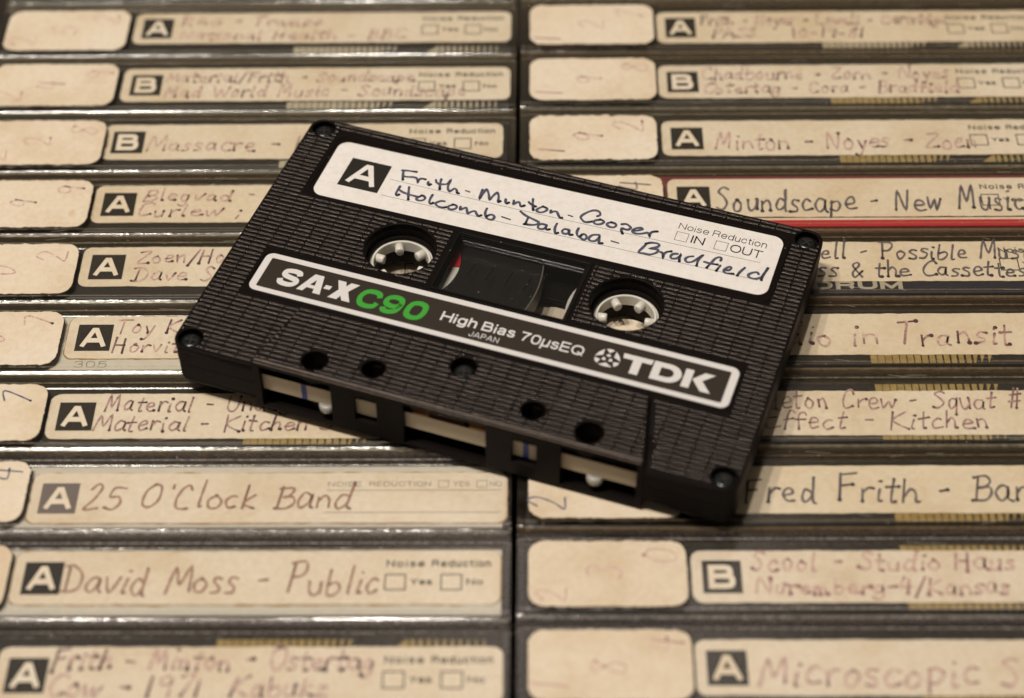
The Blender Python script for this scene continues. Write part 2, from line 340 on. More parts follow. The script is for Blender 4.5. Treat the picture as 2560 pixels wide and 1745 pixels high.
# printed sans: height 10, x height 7.3.  's' straight polyline, 'c' smooth curve
PF={
'A':(9.4,'s 0,0 4,10 5.4,10 9.4,0|s 1.8,3.1 7.6,3.1'),'B':(8.2,'s .0,0 0,10|s 0,10 4.6,10|c 4.6,10 6.6,9.6 7.2,7.7 6.6,5.8 4.6,5.4|s 0,5.4 4.6,5.4|c 4.6,5.4 7.2,5 7.9,2.7 7.2,.4 4.6,0|s 0,0 4.6,0'),
'C':(8.8,'c 8.5,6.9 7.6,9.2 4.6,10 1.4,8.9 0,5 1.4,1.1 4.6,0 7.8,.9 8.7,3.4'),'D':(8.4,'s 0,0 0,10|s 0,10 3.6,10|c 3.6,10 6.8,9.2 8.2,5 6.8,.8 3.6,0|s 3.6,0 0,0'),
'E':(7,'s 0,0 0,10|s 0,10 6.8,10|s 0,5.2 6.3,5.2|s 0,0 7,0'),'H':(8,'s 0,0 0,10|s 8,0 8,10|s 0,5.3 8,5.3'),'I':(0,'s 0,0 0,10'),
'J':(6,'s 6,10 6,3|c 6,3 5.4,.7 3,0 .6,.7 0,3.4'),'K':(8,'s 0,0 0,10|s 7.4,10 .4,4|s 2.8,5.6 8,0'),
'N':(8,'s 0,0 0,10|s 0,10 8,0|s 8,0 8,10'),'O':(9.6,'c 4.8,10 1.4,8.8 0,5 1.4,1.2 4.8,0 8.2,1.2 9.6,5 8.2,8.8 4.8,10'),
'P':(7.4,'s 0,0 0,10|s 0,10 4.4,10|c 4.4,10 6.8,9.5 7.4,7.3 6.8,5 4.4,4.6|s 4.4,4.6 0,4.6'),'Q':(9.6,'c 4.8,10 1.4,8.8 0,5 1.4,1.2 4.8,0 8.2,1.2 9.6,5 8.2,8.8 4.8,10|s 5.8,2.6 9.4,-.4'),
'R':(8,'s 0,0 0,10|s 0,10 4.6,10|c 4.6,10 7,9.5 7.6,7.5 7,5.6 4.6,5|s 0,5 4.6,5|c 4.6,5 6.8,4.6 7.2,2.8 7.4,.8 8,0'),
'S':(7.8,'c 7.4,7.4 6.6,9.4 3.9,10 .9,9.2 .4,7.3 1.5,5.8 4,5.1 6.8,4.3 7.6,2.5 6.4,.6 3.9,0 .9,.7 0,3.1'),
'T':(8.2,'s 0,10 8.2,10|s 4.1,10 4.1,0'),'U':(8,'s 0,10 0,3.6|c 0,3.6 1,.8 4,0 7,.8 8,3.6|s 8,3.6 8,10'),'X':(8,'s 0,0 7.8,10|s .2,10 8,0'),
'Y':(8.4,'s 0,10 4.2,4.6|s 8.4,10 4.2,4.6|s 4.2,4.6 4.2,0'),
'a':(5.8,'c .3,5.4 1,7 2.9,7.3 5,6.9 5.4,5.2|s 5.4,5.2 5.4,1.4|c 5.4,1.4 5.5,.3 6.2,0|c 5.4,4.4 3.2,3.9 1,3.4 0,1.8 1,.2 2.6,0 4.6,.8 5.4,2.6'),
'c':(5.8,'c 5.7,5 5,6.8 3,7.3 .9,6.4 0,3.7 .9,.9 3,0 5,.6 5.8,2.6'),'d':(6,'s 6,0 6,10|c 6,3.7 5.2,6.4 3,7.3 .8,6.3 0,3.7 .8,1 3,0 5.2,.9 6,3.7'),
'e':(6.2,'s .2,3.6 6.2,3.6|c 6.2,3.6 5.6,6.2 3.1,7.3 .9,6.4 0,3.7 .8,.9 3.1,0 5.2,.5 6,2'),'g':(6,'s 6,7.3 6,-.6|c 6,-.6 5.2,-2.6 3,-3 1,-2.6 .3,-1.4|c 6,3.7 5.2,6.4 3,7.3 .8,6.3 0,3.7 .8,1 3,0 5.2,.9 6,3.7'),
'h':(5.4,'s 0,0 0,10|c 0,4.6 1,6.7 3,7.3 4.9,6.7 5.4,4.8|s 5.4,4.8 5.4,0'),'i':(0,'s 0,0 0,6.2|s 0,9.7 0,9.9'),
'n':(5.4,'s 0,0 0,7.3|c 0,4.6 1,6.7 3,7.3 4.9,6.7 5.4,4.8|s 5.4,4.8 5.4,0'),'o':(6.4,'c 3.2,7.3 .9,6.4 0,3.65 .9,.9 3.2,0 5.5,.9 6.4,3.65 5.5,6.4 3.2,7.3'),
'r':(3,'s 0,0 0,7.3|c 0,4.4 .9,6.6 3.2,7.2'),'s':(5.4,'c 5.1,5.6 4.4,7 2.7,7.3 .7,6.8 .5,5.2 2.7,3.9 5,3.3 5.2,1.5 4.3,.3 2.7,0 .7,.5 0,2.1'),
't':(3,'s 1.4,9.4 1.4,1.4|c 1.4,1.4 1.8,.2 3.2,.1|s 0,7.1 3.1,7.1'),'u':(5.4,'s 0,7.3 0,2.6|c 0,2.6 .6,.5 2.4,0 4.4,.7 5.4,3|s 5.4,0 5.4,7.3'),
'm':(8.6,'s 0,0 0,7.3|c 0,4.8 .9,6.8 2.4,7.3 4,6.7 4.3,5|s 4.3,5 4.3,0|c 4.3,4.8 5.2,6.8 6.7,7.3 8.2,6.7 8.6,5|s 8.6,5 8.6,0'),
'µ':(5.4,'s -.3,-3 .2,7.3|c .1,2.6 .7,.5 2.4,0 4.4,.7 5.4,3|s 5.2,0 5.6,7.3'),
'7':(6.6,'s 0,10 6.6,10|c 6.6,10 3.6,5.6 2,0'),'0':(6.8,'c 3.4,10 .8,8.8 0,5 .8,1.2 3.4,0 6,1.2 6.8,5 6,8.8 3.4,10'),
'9':(6.8,'c 6.6,6.6 5.6,4.4 3.3,3.9 .8,4.8 0,6.9 .8,9.1 3.4,10 6,8.9 6.8,5.6 6,1.4 3.2,0 1,.5 .3,2.3'),'3':(6.6,'c .2,7.6 1,9.6 3.3,10 5.8,9.4 6.2,7.6 5.2,5.8 3,5.3 5.8,4.8 6.6,2.8 5.6,.6 3.2,0 .8,.5 0,2.6'),
'5':(6.6,'s 6,10 1,10|s 1,10 .4,5|c .4,5 3,6.6 5.8,5.6 6.6,3.2 5.6,.8 3,0 .8,.6 0,2.4'),
'-':(3.4,'s 0,4.6 3.4,4.6'),' ':(3.2,''),'M':(9.6,'s 0,0 0,10|s 0,10 4.8,1|s 4.8,1 9.6,10|s 9.6,10 9.6,0')}
def printed(inkset,text,x0,y0,x1,y1,w,shear=0,gap=2.6,xf=None,vol=None):
    """text whose capitals fill the box; w = stroke width in tenths of the height"""
    H=y1-y0; k=H/10.0; kern=gap+w
    nat=sum(PF[c][0]+kern for c in text)-kern+w
    kx=(x1-x0-shear*H)/(nat)
    x=0
    for ch in text:
        adv,st=PF[ch]
        for part in st.split('|'):
            if not part: continue
            fl=part[0]; P=[tuple(map(float,q.split(','))) for q in part[2:].split()]
            def mp(a,b):
                b2=w/2+b*(10-w)/10 if b<=10 else b
                return (x+w/2+a,b2)
            P=[mp(*q) for q in P]
            if fl=='c': P=catmull(P,4)
            lo=-9 if min(q[1] for q in P)<0 else 0
            tmp=Ink(0); closed=(fl=='c' and math.dist(P[0],P[-1])<1e-6)
            tmp.ribbon(P,w,smooth=False,cap='square' if fl=='s' else 'butt',clamp=(lo,10),closed=closed)
            z=inkset.zz(); k0=len(inkset.V)
            for vx,vy,_ in tmp.V:
                px=x0+vx*kx+shear*vy*k; py=y0+vy*k
                if xf: px,py=xf((px,py))
                inkset.V.append((px,py,z)); inkset.pool.append(0)
            inkset.F+=[tuple(i+k0 for i in f) for f in tmp.F]
        x+=adv+kern
def empty(name,loc,label=None,cat=None,group=None,rot=None):
    o=bpy.data.objects.new(name,None); COL.objects.link(o); o.location=Vector(loc)*S; o.empty_display_size=.5
    if rot is not None: o.rotation_mode='XYZ'; o.rotation_euler=rot
    if label: o['label']=label
    if cat: o['category']=cat
    if group: o['group']=group
    return o
# ------------------------------------------------------------------ the cassette lying on the cases
RC=Matrix(((0.946864948,0.321439270,0.0111159989),(-0.321630364,0.946384714,0.0301642630),(-0.000824032791,-0.0321367261,0.999483142)))
cassette=empty('compact_cassette',(0.88643,-80.44123,9.94439),'black ribbed audio cassette with white handwritten label lying on the rows of cases','cassette',rot=RC.to_euler('XYZ'))
HUBS=[(-21.35,3.1),(21.2,3.1)]
OUT=rrect(-50.2,-31.9,50.2,31.9,2.8,6)
SCREWS=[(-47.4,29.2),(47.3,29.2),(-47.4,-29.2),(47.4,-29.1)]
SH=2.15
win=rrect(-12.3,-4.2,12.1,10.1,.3,2)
TRI=[(-31.6,-17.4),(-34.75,-31.9),(34.75,-31.9),(31.4,-17.4)]
TH=[(-24.3,-28.5,2.2),(-14.2,-27.0,2.0),(14.2,-27.0,2.0),(24.4,-28.5,2.3)]
holes=[circ(x,y,6.4,48) for x,y in HUBS]+[win]+[circ(x,y,SH,24) for x,y in SCREWS]+[circ(0,-21.6,2.2,24)]
NOT=OUT[:21]+[(-33.6,-31.9),(-33.6,-24.6),(33.6,-24.6),(33.6,-31.9)]+OUT[21:]
up=plate('upper_shell',[NOT]+holes,-1.5,-.22,'black_moulding',cassette,bev=.16)
def joinmesh(dst,mb):
    bm=bmesh.new(); bm.from_mesh(dst.data)
    vs=[bm.verts.new([c*S for c in v]) for v in mb.V]
    for f in mb.F:
        try: bm.faces.new([vs[i] for i in f])
        except ValueError: pass
    bm.to_mesh(dst.data); bm.free(); dst.data.update()
def skirt(mb,out,inn,z0,z1,skip):
    n=len(out)
    for i in range(n):
        j=(i+1)%n; a,b=out[i],out[j]; c,d=inn[i],inn[j]
        if skip and abs(a[1]-b[1])<1e-3 and a[1]<-31:
            for (xa,xb) in ((-50.2+2.8,-34.75),(34.75,50.2-2.8)):
                mb.box(xa,xb,-31.9,-30.4,z0,z1)
            continue
        mb.add([(a[0],a[1],z0),(b[0],b[1],z0),(b[0],b[1],z1),(a[0],a[1],z1),(c[0],c[1],z0),(d[0],d[1],z0),(d[0],d[1],z1),(c[0],c[1],z1)],
               [(0,1,2,3),(5,4,7,6),(0,4,5,1),(3,2,6,7)])
mb=MB()
O2=rrect(-50.15,-31.87,50.15,31.87,2.8,6); I2=rrect(-48.6,-30.4,48.6,30.4,1.6,6)
skirt(mb,O2,I2,-4.3,-1.48,True)
for x,y in HUBS: mb.lathe([(6.4,-.3),(6.4,-3.1),(5.75,-3.15),(5.75,-3.4),(7.0,-3.4),(7.0,-.3)],48,x,y)
for x,y in SCREWS: mb.lathe([(SH,-.3),(SH,-2.2),(0.01,-2.2),(0.01,-2.6),(SH+.5,-2.6),(SH+.5,-.3)],24,x,y)
joinmesh(up,mb)
mb=MB()
for x,y,r in TH: zb=-1.9 if abs(x)>20 else -7.5; mb.lathe([(r,1.0),(r,zb),(r+.3,zb),(r+.3,1.0)],24,x,y)
mb.lathe([(2.2,1.0),(2.2,-.9),(0.01,-.9),(0.01,-1.4),(2.7,-1.4),(2.7,1.0)],24,0,-21.6)
tz=plate('head_panel',[TRI]+[circ(*t,24) for t in TH]+[circ(0,-21.6,2.2,24)],-.1,1.42,'black_moulding',cassette,bev=.22,bres=2)
joinmesh(tz,mb)
# lower half
LO=rrect(-50.05,-31.8,50.05,31.8,2.8,6); LO=LO[:21]+[(-33.6,-31.8),(-33.6,-24.6),(33.6,-24.6),(33.6,-31.8)]+LO[21:]
low=plate('lower_shell',[LO]+[circ(x,y,5.3,32) for x,y in HUBS]+[rrect(-11.6,-3.6,11.2,6.7,.3,2)]+[],-8.7,-7.6,'black_moulding',cassette,bev=.2)
mb=MB(); skirt(mb,rrect(-50.07,-31.8,50.07,31.8,2.8,6),I2,-7.7,-4.42,True); joinmesh(low,mb)
joinmesh(low,(lambda q:(q.box(-34.3,34.3,-31.0,-17.6,-10.25,-9.85),q.box(-34.6,34.6,-31.9,-30.9,-10.25,-9.85),q)[-1])(MB()))
mb=MB()
for x,y in HUBS: mb.lathe([(5.15,-5.75),(5.15,-8.6),(6.6,-8.6),(6.6,-5.75)],40,x,y)
joinmesh(low,mb)
# front wall with its openings (2D sheet stood upright)
FX=Matrix(((1,0,0,0),(0,0,1,0),(0,1,0,0),(0,0,0,1)))     # (x, z) sheet -> x, z ; thickness along y
op=[rrect(-33.4,-9.7,-20.3,.85,.3,2),rrect(-16.1,-7.1,-12.0,-1.1,.3,2),rrect(-7.2,-9.7,7.5,1.0,.3,2),rrect(12.0,-7.1,16.4,-1.1,.3,2),rrect(20.5,-9.7,33.6,.9,.3,2)]
fw=plate('front_wall',[[(-34.7,-10.15),(34.7,-10.15),(34.7,1.3),(-34.7,1.3)]]+op,0,.9,'black_moulding',cassette,xf=Matrix.Translation((0,-31.93*S,0))@FX)
mb=MB(); mb.box(-34.5,34.5,-25.2,-24.7,-9.9,-.05); 
for x in (-34.2,-18.2,-9.6,9.8,18.4,34.2): mb.box(x-.5,x+.5,-31.0,-25.3,-9.9,-.12)
joinmesh(fw,mb)
g=MB(); g.add([(31.45,-17.2,-.20),(32.35,-17.2,-.20),(35.85,-31.75,-.20),(34.8,-31.75,-.20)],[(0,1,2,3)]); g.build('groove_shade_strip','deep_black',cassette)  # flat strip, not recessed: the groove's shade is put into its near-black colour
# worn front lip of the head panel; pale colour also carries lamp sheen
lip=MB(); 
prof=[(-.02,-.2),(.06,.06),(.2,.2),(.5,.245)]
for i in range(3):
    (a,b),(c,d)=prof[i],prof[i+1]
    lip.add([(-34.2,-31.955+a,1.2+b),(34.2,-31.955+a,1.2+b),(34.2,-31.955+c,1.2+d),(-34.2,-31.955+c,1.2+d)],[(0,1,2,3)])
lip.build('worn_sheen_lip','worn_sheen_edge',cassette,True)
# ribs: one moulded relief, cut round holes and labels
EXR=[(-44.0,10.6,45.0,29.0),(-44.3,-15.9,45.0,-4.7),(-13.4,-5.2,13.2,11.0)]
EXC=[(x,y,6.75) for x,y in HUBS]+[(x,y,2.45) for x,y in SCREWS]+[(x,y,r+.3) for x,y,r in TH]+[(0,-21.6,2.5)]
def cut(iv,a,b):
    o=[]
    for s_,e in iv:
        if b<=s_ or a>=e: o.append((s_,e)); continue
        if a>s_: o.append((s_,a))
        if b<e: o.append((b,e))
    return o
ribs=MB(); y=31.9-.75
rowi=0
while y>-31.6:
    x0=-49.75; x1=49.75
    if abs(y)>29.4:
        d=abs(y)-29.1; q=2.8-math.sqrt(max(0,2.8**2-min(2.75,d)**2)); x0+=q; x1-=q
    iv=[(x0,x1)]
    tl=-31.6+(-3.15)*((-17.4-y)/14.5); tr=31.4+3.35*((-17.4-y)/14.5)
    intr=y<-17.7
    if intr: iv=cut(iv,tl-.55,tl+.35); iv=cut(iv,tr-.35,tr+1.2)
    elif y<-16.2: iv=cut(iv,-32.2,32.2)
    for a,b_,c,d in EXR:
        if b_-.3<y<d+.3: iv=cut(iv,a,c)
    for cx,cy,r in EXC:
        dd=abs(y-cy)
        if dd<r: h=math.sqrt(r*r-dd*dd); iv=cut(iv,cx-h,cx+h)
    gx=-47.25+ (0 if rowi%1==0 else 0)
    g=gx-3.05*2
    while g<50: iv=cut(iv,g-.125,g+.125); g+=3.05
    for a,b_ in iv:
        if b_-a<.25: continue
        inside=intr and a>tl and b_<tr
        zb=(1.42 if inside else -.22)-.02
        hgt=.23; w=.295
        pr=[(-w,0),(-w*.90,hgt*.52),(-w*.20,hgt*.98),(w*.5,hgt*1.0),(w*.9,hgt*.7),(w,0)]
        V=[(a,y+p,zb+q) for p,q in pr]+[(b_,y+p,zb+q) for p,q in pr]
        F=[(i,i+6,i+7,i+1) for i in range(5)]+[(5,4,3,2,1,0),(6,7,8,9,10,11)]
        ribs.add(V,F)
    y-=1.05; rowi+=1
ro=ribs.build('rib_relief','ribbed_moulding',cassette); ro['kind']='stuff'
# recess rims round the two printed labels and the window
def rim(name,x0,y0,x1,y1,r,z0,z1,wd,mat='black_moulding'):
    return plate(name,[rrect(x0-wd,y0-wd,x1+wd,y1+wd,r+wd*.6,6),rrect(x0,y0,x1,y1,r,6)],z0,z1,mat,cassette,bev=min(.08,wd*.3))
rim('label_rim',-43.4,11.15,44.4,28.45,2.2,-.3,-.07,.42)
rim('plate_rim',-43.75,-15.35,44.45,-5.2,1.6,-.3,-.07,.42)
# paper label
LZ=-.16
A0=math.atan2(1.35,86)
def LR(px,py):   # the label is stuck on a little crooked
    return (px,py)
lab=[]
P0=rrect(0,0,86.35,15.55,2.1,8)
ca,sa=math.cos(A0*.92),math.sin(A0*.92)
lab=[(-42.55+p[0]*ca-p[1]*sa,11.4+p[0]*sa+p[1]*ca) for p in P0]
label=plate('paper_label',[lab],-.26,LZ,'paper_white',cassette,bev=.02)
T=lambda a,b:(a,b)
sq=Ink(LZ+.02); sq.poly([(-38.8,15.2),(-30.8,15.3),(-30.9,23.15),(-38.8,23.05)]); sq.build('index_square','print_black',label)
li=Ink(LZ+.07)
def prA(ink_,x0,y0,x1,y1,ch,w):
    printed(ink_,ch,x0,y0,x1,y1,w,gap=0)
prA(li,-37.6,16.35,-32.1,22.05,'A',2.05); li.build('index_letter','paper_white',label)
ru=Ink(LZ+.02); ru.ribbon([(-29.9,19.72),(-5.8,19.62),(40.8,20.6)],.10,False,'butt'); ru.ribbon([(-29.9,15.15),(-3,15.5),(41.4,16.15)],.10,False,'butt'); ru.build('writing_line','rule_grey',label)
pr=Ink(LZ+.02)
printed(pr,'Noise',24.5,24.45,30.1,26.0,.95,gap=1.6); printed(pr,'Reduction',30.85,24.48,40.85,26.1,.95,gap=1.6)
printed(pr,'IN',27.55,21.52,29.95,23.5,1.25,gap=1.7); printed(pr,'OUT',34.75,21.6,40.65,23.62,1.15,gap=1.3)
for x in (24.6,31.95):
    pr.ribbon([(x,21.35),(x+2.22,21.38),(x+2.22,23.6),(x,23.57),(x,21.35)],.09,False,'butt',closed=True)
pr.build('printed_text','print_black',label)
HT='''-28.69,22.73 -28.24,22.82 -27.62,23.00 -26.03,23.18
-28.45,22.71 -28.10,21.61 -27.65,20.34
-27.92,21.22 -26.98,21.38 -25.85,21.65 -25.23,21.42 -24.73,20.54 -24.79,21.16 -24.55,21.69 -23.70,21.80
-22.90,21.31 -22.78,20.77 -22.44,20.48 -22.27,20.82
-21.75,22.27 -21.49,21.76 -20.82,21.44 -20.05,21.59 -19.38,21.98 -19.16,23.03 -19.07,21.69 -18.82,20.77 -18.28,20.15 -17.98,20.61 -17.70,21.15 -17.20,20.97 -16.79,20.23 -16.49,20.17
-20.90,22.81 -20.65,21.54 -20.20,20.09
-15.51,21.31 -14.66,21.20
-12.65,22.59 -12.54,21.34 -12.32,20.18 -12.18,21.66 -11.94,22.88 -11.15,21.81 -10.47,20.46 -10.24,21.53 -9.77,22.69 -9.16,21.71 -8.79,20.41 -8.48,20.67
-7.70,21.52 -7.47,20.74 -7.10,20.47 -6.88,20.81
-6.15,21.65 -5.92,20.74 -5.57,21.26 -5.06,21.54 -4.46,20.60 -3.91,20.98
-2.96,23.25 -2.54,21.81 -1.95,20.40
-3.43,22.20 -2.95,21.83 -1.88,21.45
-0.49,21.91 -1.18,21.18 -1.36,20.53 -0.85,20.21 -0.13,20.43 0.37,21.13 0.23,21.67 -0.55,21.89
1.15,21.40 1.29,20.76 1.71,21.30 2.31,21.31 2.89,20.53 3.32,20.06 3.65,20.13
4.53,21.20 5.38,21.10
9.63,22.63 10.04,23.20 9.61,23.93 8.67,23.98 7.82,23.31 7.09,22.28 6.85,21.47 7.28,20.88 8.08,20.44 9.22,21.01
10.56,21.97 9.71,21.53 9.49,20.97 10.01,20.57 10.79,20.81 11.26,21.48 10.98,21.87 10.42,22.00
12.66,21.97 12.06,21.57 12.00,21.06 12.60,20.69 13.35,20.81 13.64,21.43 13.22,21.87 12.54,21.92
14.47,22.05 15.23,22.37 15.98,22.05 16.31,21.68 16.01,21.06 15.25,20.99 14.86,20.99
15.09,21.11 14.85,20.60 15.33,19.77
16.91,21.12 17.62,21.37 18.40,22.02 18.00,22.27 17.32,21.93 16.86,21.29 17.04,20.69 17.85,20.58 18.78,20.96 19.44,21.38 19.77,21.34 20.20,20.63 20.12,21.27 20.32,21.91 21.13,22.35
-27.43,18.49 -27.47,17.38 -27.43,16.39 -27.09,15.97 -26.80,16.27
-27.34,17.56 -26.42,17.14 -25.52,16.95 -23.98,16.85 -23.17,16.87 -22.67,17.40 -23.16,16.83 -23.33,16.22 -22.82,15.96 -22.11,16.24 -21.87,16.92 -22.27,17.37 -22.76,17.40
-25.77,18.81 -25.26,17.14 -24.69,15.59
-20.89,18.25 -20.92,17.05 -20.73,16.12 -20.33,15.86 -20.02,16.21
-18.20,17.29 -18.80,17.18 -19.39,16.59 -19.49,16.06 -18.75,15.62 -17.93,15.61 -17.28,15.95
-16.23,17.02 -16.90,16.46 -17.00,15.93 -16.44,15.59 -15.74,15.88 -15.49,16.55 -15.80,16.94 -16.41,16.96
-14.88,16.90 -14.66,16.15 -14.25,16.59 -13.79,16.98 -13.40,16.29 -13.00,15.65 -12.62,16.17 -11.98,16.63 -11.41,16.00 -10.93,15.58 -10.54,15.91
-10.13,18.01 -10.05,16.86 -9.55,15.86 -9.00,15.43 -8.22,15.50 -8.07,16.28 -8.52,16.71 -9.13,16.54 -9.49,15.94
-6.82,16.81 -5.12,16.61
-4.02,19.26 -2.82,18.56 -1.04,18.01 0.05,17.61 -0.15,16.96 -1.06,16.51 -2.31,16.31
-2.17,18.40 -2.17,17.42 -2.13,16.56
1.62,17.41 0.64,17.37 0.26,16.71 0.50,16.12 1.31,16.17 1.70,16.88 1.65,17.43 1.70,16.63 2.12,16.30 2.47,16.51
3.30,18.38 3.28,17.37 3.56,16.32 3.90,15.82 4.20,16.11
5.80,17.53 5.09,17.46 4.80,16.84 5.21,16.31 5.93,16.52 6.05,17.37 5.78,17.50 6.12,16.82 6.45,16.32 6.82,16.48
7.41,18.51 7.40,17.45 7.79,16.63 8.37,16.26 9.25,15.95 9.51,16.65 9.09,17.27 8.58,17.23 8.33,16.59
11.40,18.03 10.41,17.67 9.94,16.80 10.24,16.14 11.13,16.22 11.63,17.10 11.62,17.76 11.88,16.71 12.06,16.05 12.61,16.13
13.99,17.25 15.42,17.13
20.28,18.76 19.91,17.59 19.49,16.07 20.49,16.06 21.50,16.13 22.35,16.74 22.69,17.42 22.42,17.84 21.24,17.67 22.25,18.40 22.48,19.04 21.98,19.34 20.88,19.13 20.13,18.61
23.21,17.37 23.60,17.22 24.01,16.11 23.91,17.05 24.27,17.77 24.96,18.16
26.21,17.94 25.47,17.63 25.20,16.93 25.55,16.46 26.36,16.74 26.79,17.48 26.82,17.91 26.83,17.12 27.02,16.22
29.03,18.26 28.23,17.83 27.89,17.12 28.35,16.49 29.16,16.77 29.80,17.68 30.29,18.69 30.62,19.09 30.29,18.22 30.15,17.34 30.25,16.13
33.96,18.75 33.93,19.43 33.49,19.56 32.89,18.94 32.56,17.80 32.28,16.96 32.08,16.21
31.28,17.54 32.40,17.47 33.65,17.62
34.24,17.55 34.02,16.64 33.90,16.05
35.29,16.71 35.97,16.91 36.25,17.60 35.86,17.78 35.29,17.08 35.14,16.38 35.70,16.02 36.92,16.26
38.50,18.41 37.94,17.07 37.73,16.09
41.21,17.65 40.84,18.02 40.06,17.62 39.54,16.89 39.89,16.34 40.78,16.28 41.75,16.89 42.11,17.97 42.44,19.88 42.21,18.55 42.01,17.38 42.04,16.39'''
hk=Ink(LZ+.05); rg=random.Random(3)
for i,l in enumerate(HT.split('\n')):
    P=[tuple(map(float,q.split(','))) for q in l.split()]
    short=len(P)<3
    w=.28 if short and abs(P[0][1]-P[-1][1])<.4 else .48
    hk.ribbon(P,w,pool=(.25,.2 if short else .95),wv=.12)
    if not short: hk.dot(P[-1],w*.62,.9)
hk.build('handwriting','ink_navy',label)
# printed name plate
PZ=-.15
fo=rrect(-43.35,-15.05,44.1,-5.5,1.5,8); fi=rrect(-42.05,-14.0,42.75,-6.65,.25,3)
pb=plate('name_plate',[rrect(-43.2,-14.9,43.95,-5.65,1.4,8)],-.26,PZ-.03,'print_brown',cassette)
plate('white_frame',[fo,fi],-.25,PZ,'print_white',pb)
t=Ink(PZ); 
printed(t,'S',-39.3,-12.55,-34.75,-8.0,2.45,shear=.10,gap=0)
t.poly([(-34.95,-12.5),(-33.1,-8.05),(-31.35,-8.05),(-30.45,-12.5),(-31.85,-12.5),(-31.98,-11.5),(-33.35,-11.5),(-33.75,-12.5)])
t.poly([(-30.45,-10.85),(-30.28,-9.9),(-29.1,-9.9),(-29.27,-10.85)])
t.poly([(-29.1,-12.55),(-27.45,-10.3),(-28.75,-8.05),(-27.2,-8.05),(-26.55,-9.3),(-25.6,-9.05),(-25.35,-9.3),(-26.35,-10.2),(-25.0,-12.55),(-26.65,-12.55),(-27.15,-11.35),(-27.7,-12.1),(-27.9,-12.55)][:0] or [(-28.95,-12.55),(-27.25,-12.55),(-26.85,-11.5),(-26.3,-12.55),(-24.75,-12.55),(-25.95,-10.2),(-24.55,-8.05),(-26.2,-8.05),(-26.75,-9.1),(-27.15,-8.05),(-28.7,-8.05),(-27.75,-10.2)])
t.build('lettering','print_white',pb)
tri=Ink(PZ+.03); tri.poly([(-33.0,-10.75),(-32.1,-10.75),(-32.3,-9.35)]); tri.build('letter_counter','print_brown',pb)
gr=Ink(PZ); printed(gr,'C',-24.1,-12.95,-19.4,-8.15,2.35,shear=.08,gap=0); printed(gr,'9',-19.6,-12.95,-15.2,-8.15,2.3,shear=.12,gap=0); printed(gr,'0',-15.25,-12.95,-10.75,-8.15,2.3,shear=.12,gap=0)
gr.build('length_mark','print_green',pb)
h=Ink(PZ); printed(h,'High',-8.35,-11.3,-1.75,-9.1,1.75,gap=1.5); printed(h,'Bias',-.75,-11.3,5.25,-9.1,1.75,gap=1.4); printed(h,'70µsEQ',6.3,-11.5,17.7,-9.2,1.55,gap=1.3); printed(h,'JAPAN',-2.35,-13.3,3.05,-12.05,1.3,gap=2.2)
h.build('small_lettering','print_white',pb)
lg=Ink(PZ)
cx,cy=21.95,-10.45
def pol(a,r,sx=1.06): return (cx+sx*r*math.cos(R(a)),cy+r*math.sin(R(a)))
for a in (90,210,330):
    lg.poly([pol(a-19,2.12),pol(a,2.22),pol(a+19,2.12),pol(a,1.25)])
    lg.poly([pol(a-38,.72),pol(a,1.08),pol(a+38,.72),pol(a,.32)])
    lg.poly([pol(a+27,2.15),pol(a+60,1.98),pol(a+93,2.15),pol(a+75,1.35),pol(a+60,1.05),pol(a+45,1.35)])
lg.poly([(24.45,-9.5),(24.3,-8.4),(29.6,-8.4),(29.45,-9.5),(27.75,-9.5),(27.75,-12.6),(26.25,-12.6),(26.25,-9.5)])
lg.poly([(35.3,-12.55),(35.3,-8.35),(36.7,-8.35),(36.7,-12.55)])
lg.poly([(36.85,-10.35),(38.6,-8.4),(40.45,-8.4),(38.55,-10.3),(40.5,-12.65),(38.75,-12.65)])
lg.build('maker_emblem','print_white',pb)
dp=[(29.8,-12.55),(32.6,-12.55)]+[(32.6+2.35*math.cos(R(a)),-10.45+2.1*math.sin(R(a))) for a in range(-80,81,10)]+[(32.6,-8.35),(29.8,-8.35)]
di=[(31.2,-11.45),(32.5,-11.45)]+[(32.5+1.1*math.cos(R(a)),-10.45+1.0*math.sin(R(a))) for a in range(-75,76,15)]+[(32.5,-9.45),(31.2,-9.45)]
plate('letter_bowl',[dp,di],PZ-.02,PZ+.03,'print_white',pb)
# window: stepped frame and clear pane
wn=empty('x',(0,0,0)); bpy.data.objects.remove(wn)
mb=MB()
def ringrect(mb,a,za,b,zb):
    n=len(a)
    for i in range(n):
        j=(i+1)%n; mb.add([(a[i][0],a[i][1],za),(a[j][0],a[j][1],za),(b[j][0],b[j][1],zb),(b[i][0],b[i][1],zb)],[(0,1,2,3)])
rr=lambda d:rrect(-12.75+d,-4.65+d,12.55-d,10.55-d,.35,2)
seq=[(0,-.24),(0,-.02),(.18,.02),(.32,-.03),(.40,-.30),(.55,-.34),(.64,-.62),(.80,-.66),(.88,-.95),(1.0,-1.0)]
for (d0,z0),(d1,z1) in zip(seq[:-1],seq[1:]): ringrect(mb,rr(d0),z0,rr(d1),z1)
wf=mb.build('window','black_gloss',cassette)
plate('pane',[rr(.9)],-1.35,-1.0,'window_clear',wf)
ds=Ink(-.985); rg=random.Random(5)
for x in (-7.6,-4.1,-.5,3.1): 
    ds.ribbon([(x+.1,4.7),(x-.3,1.0)],.16,False,'butt')
ds.build('molded_dash','black_gloss',wf)
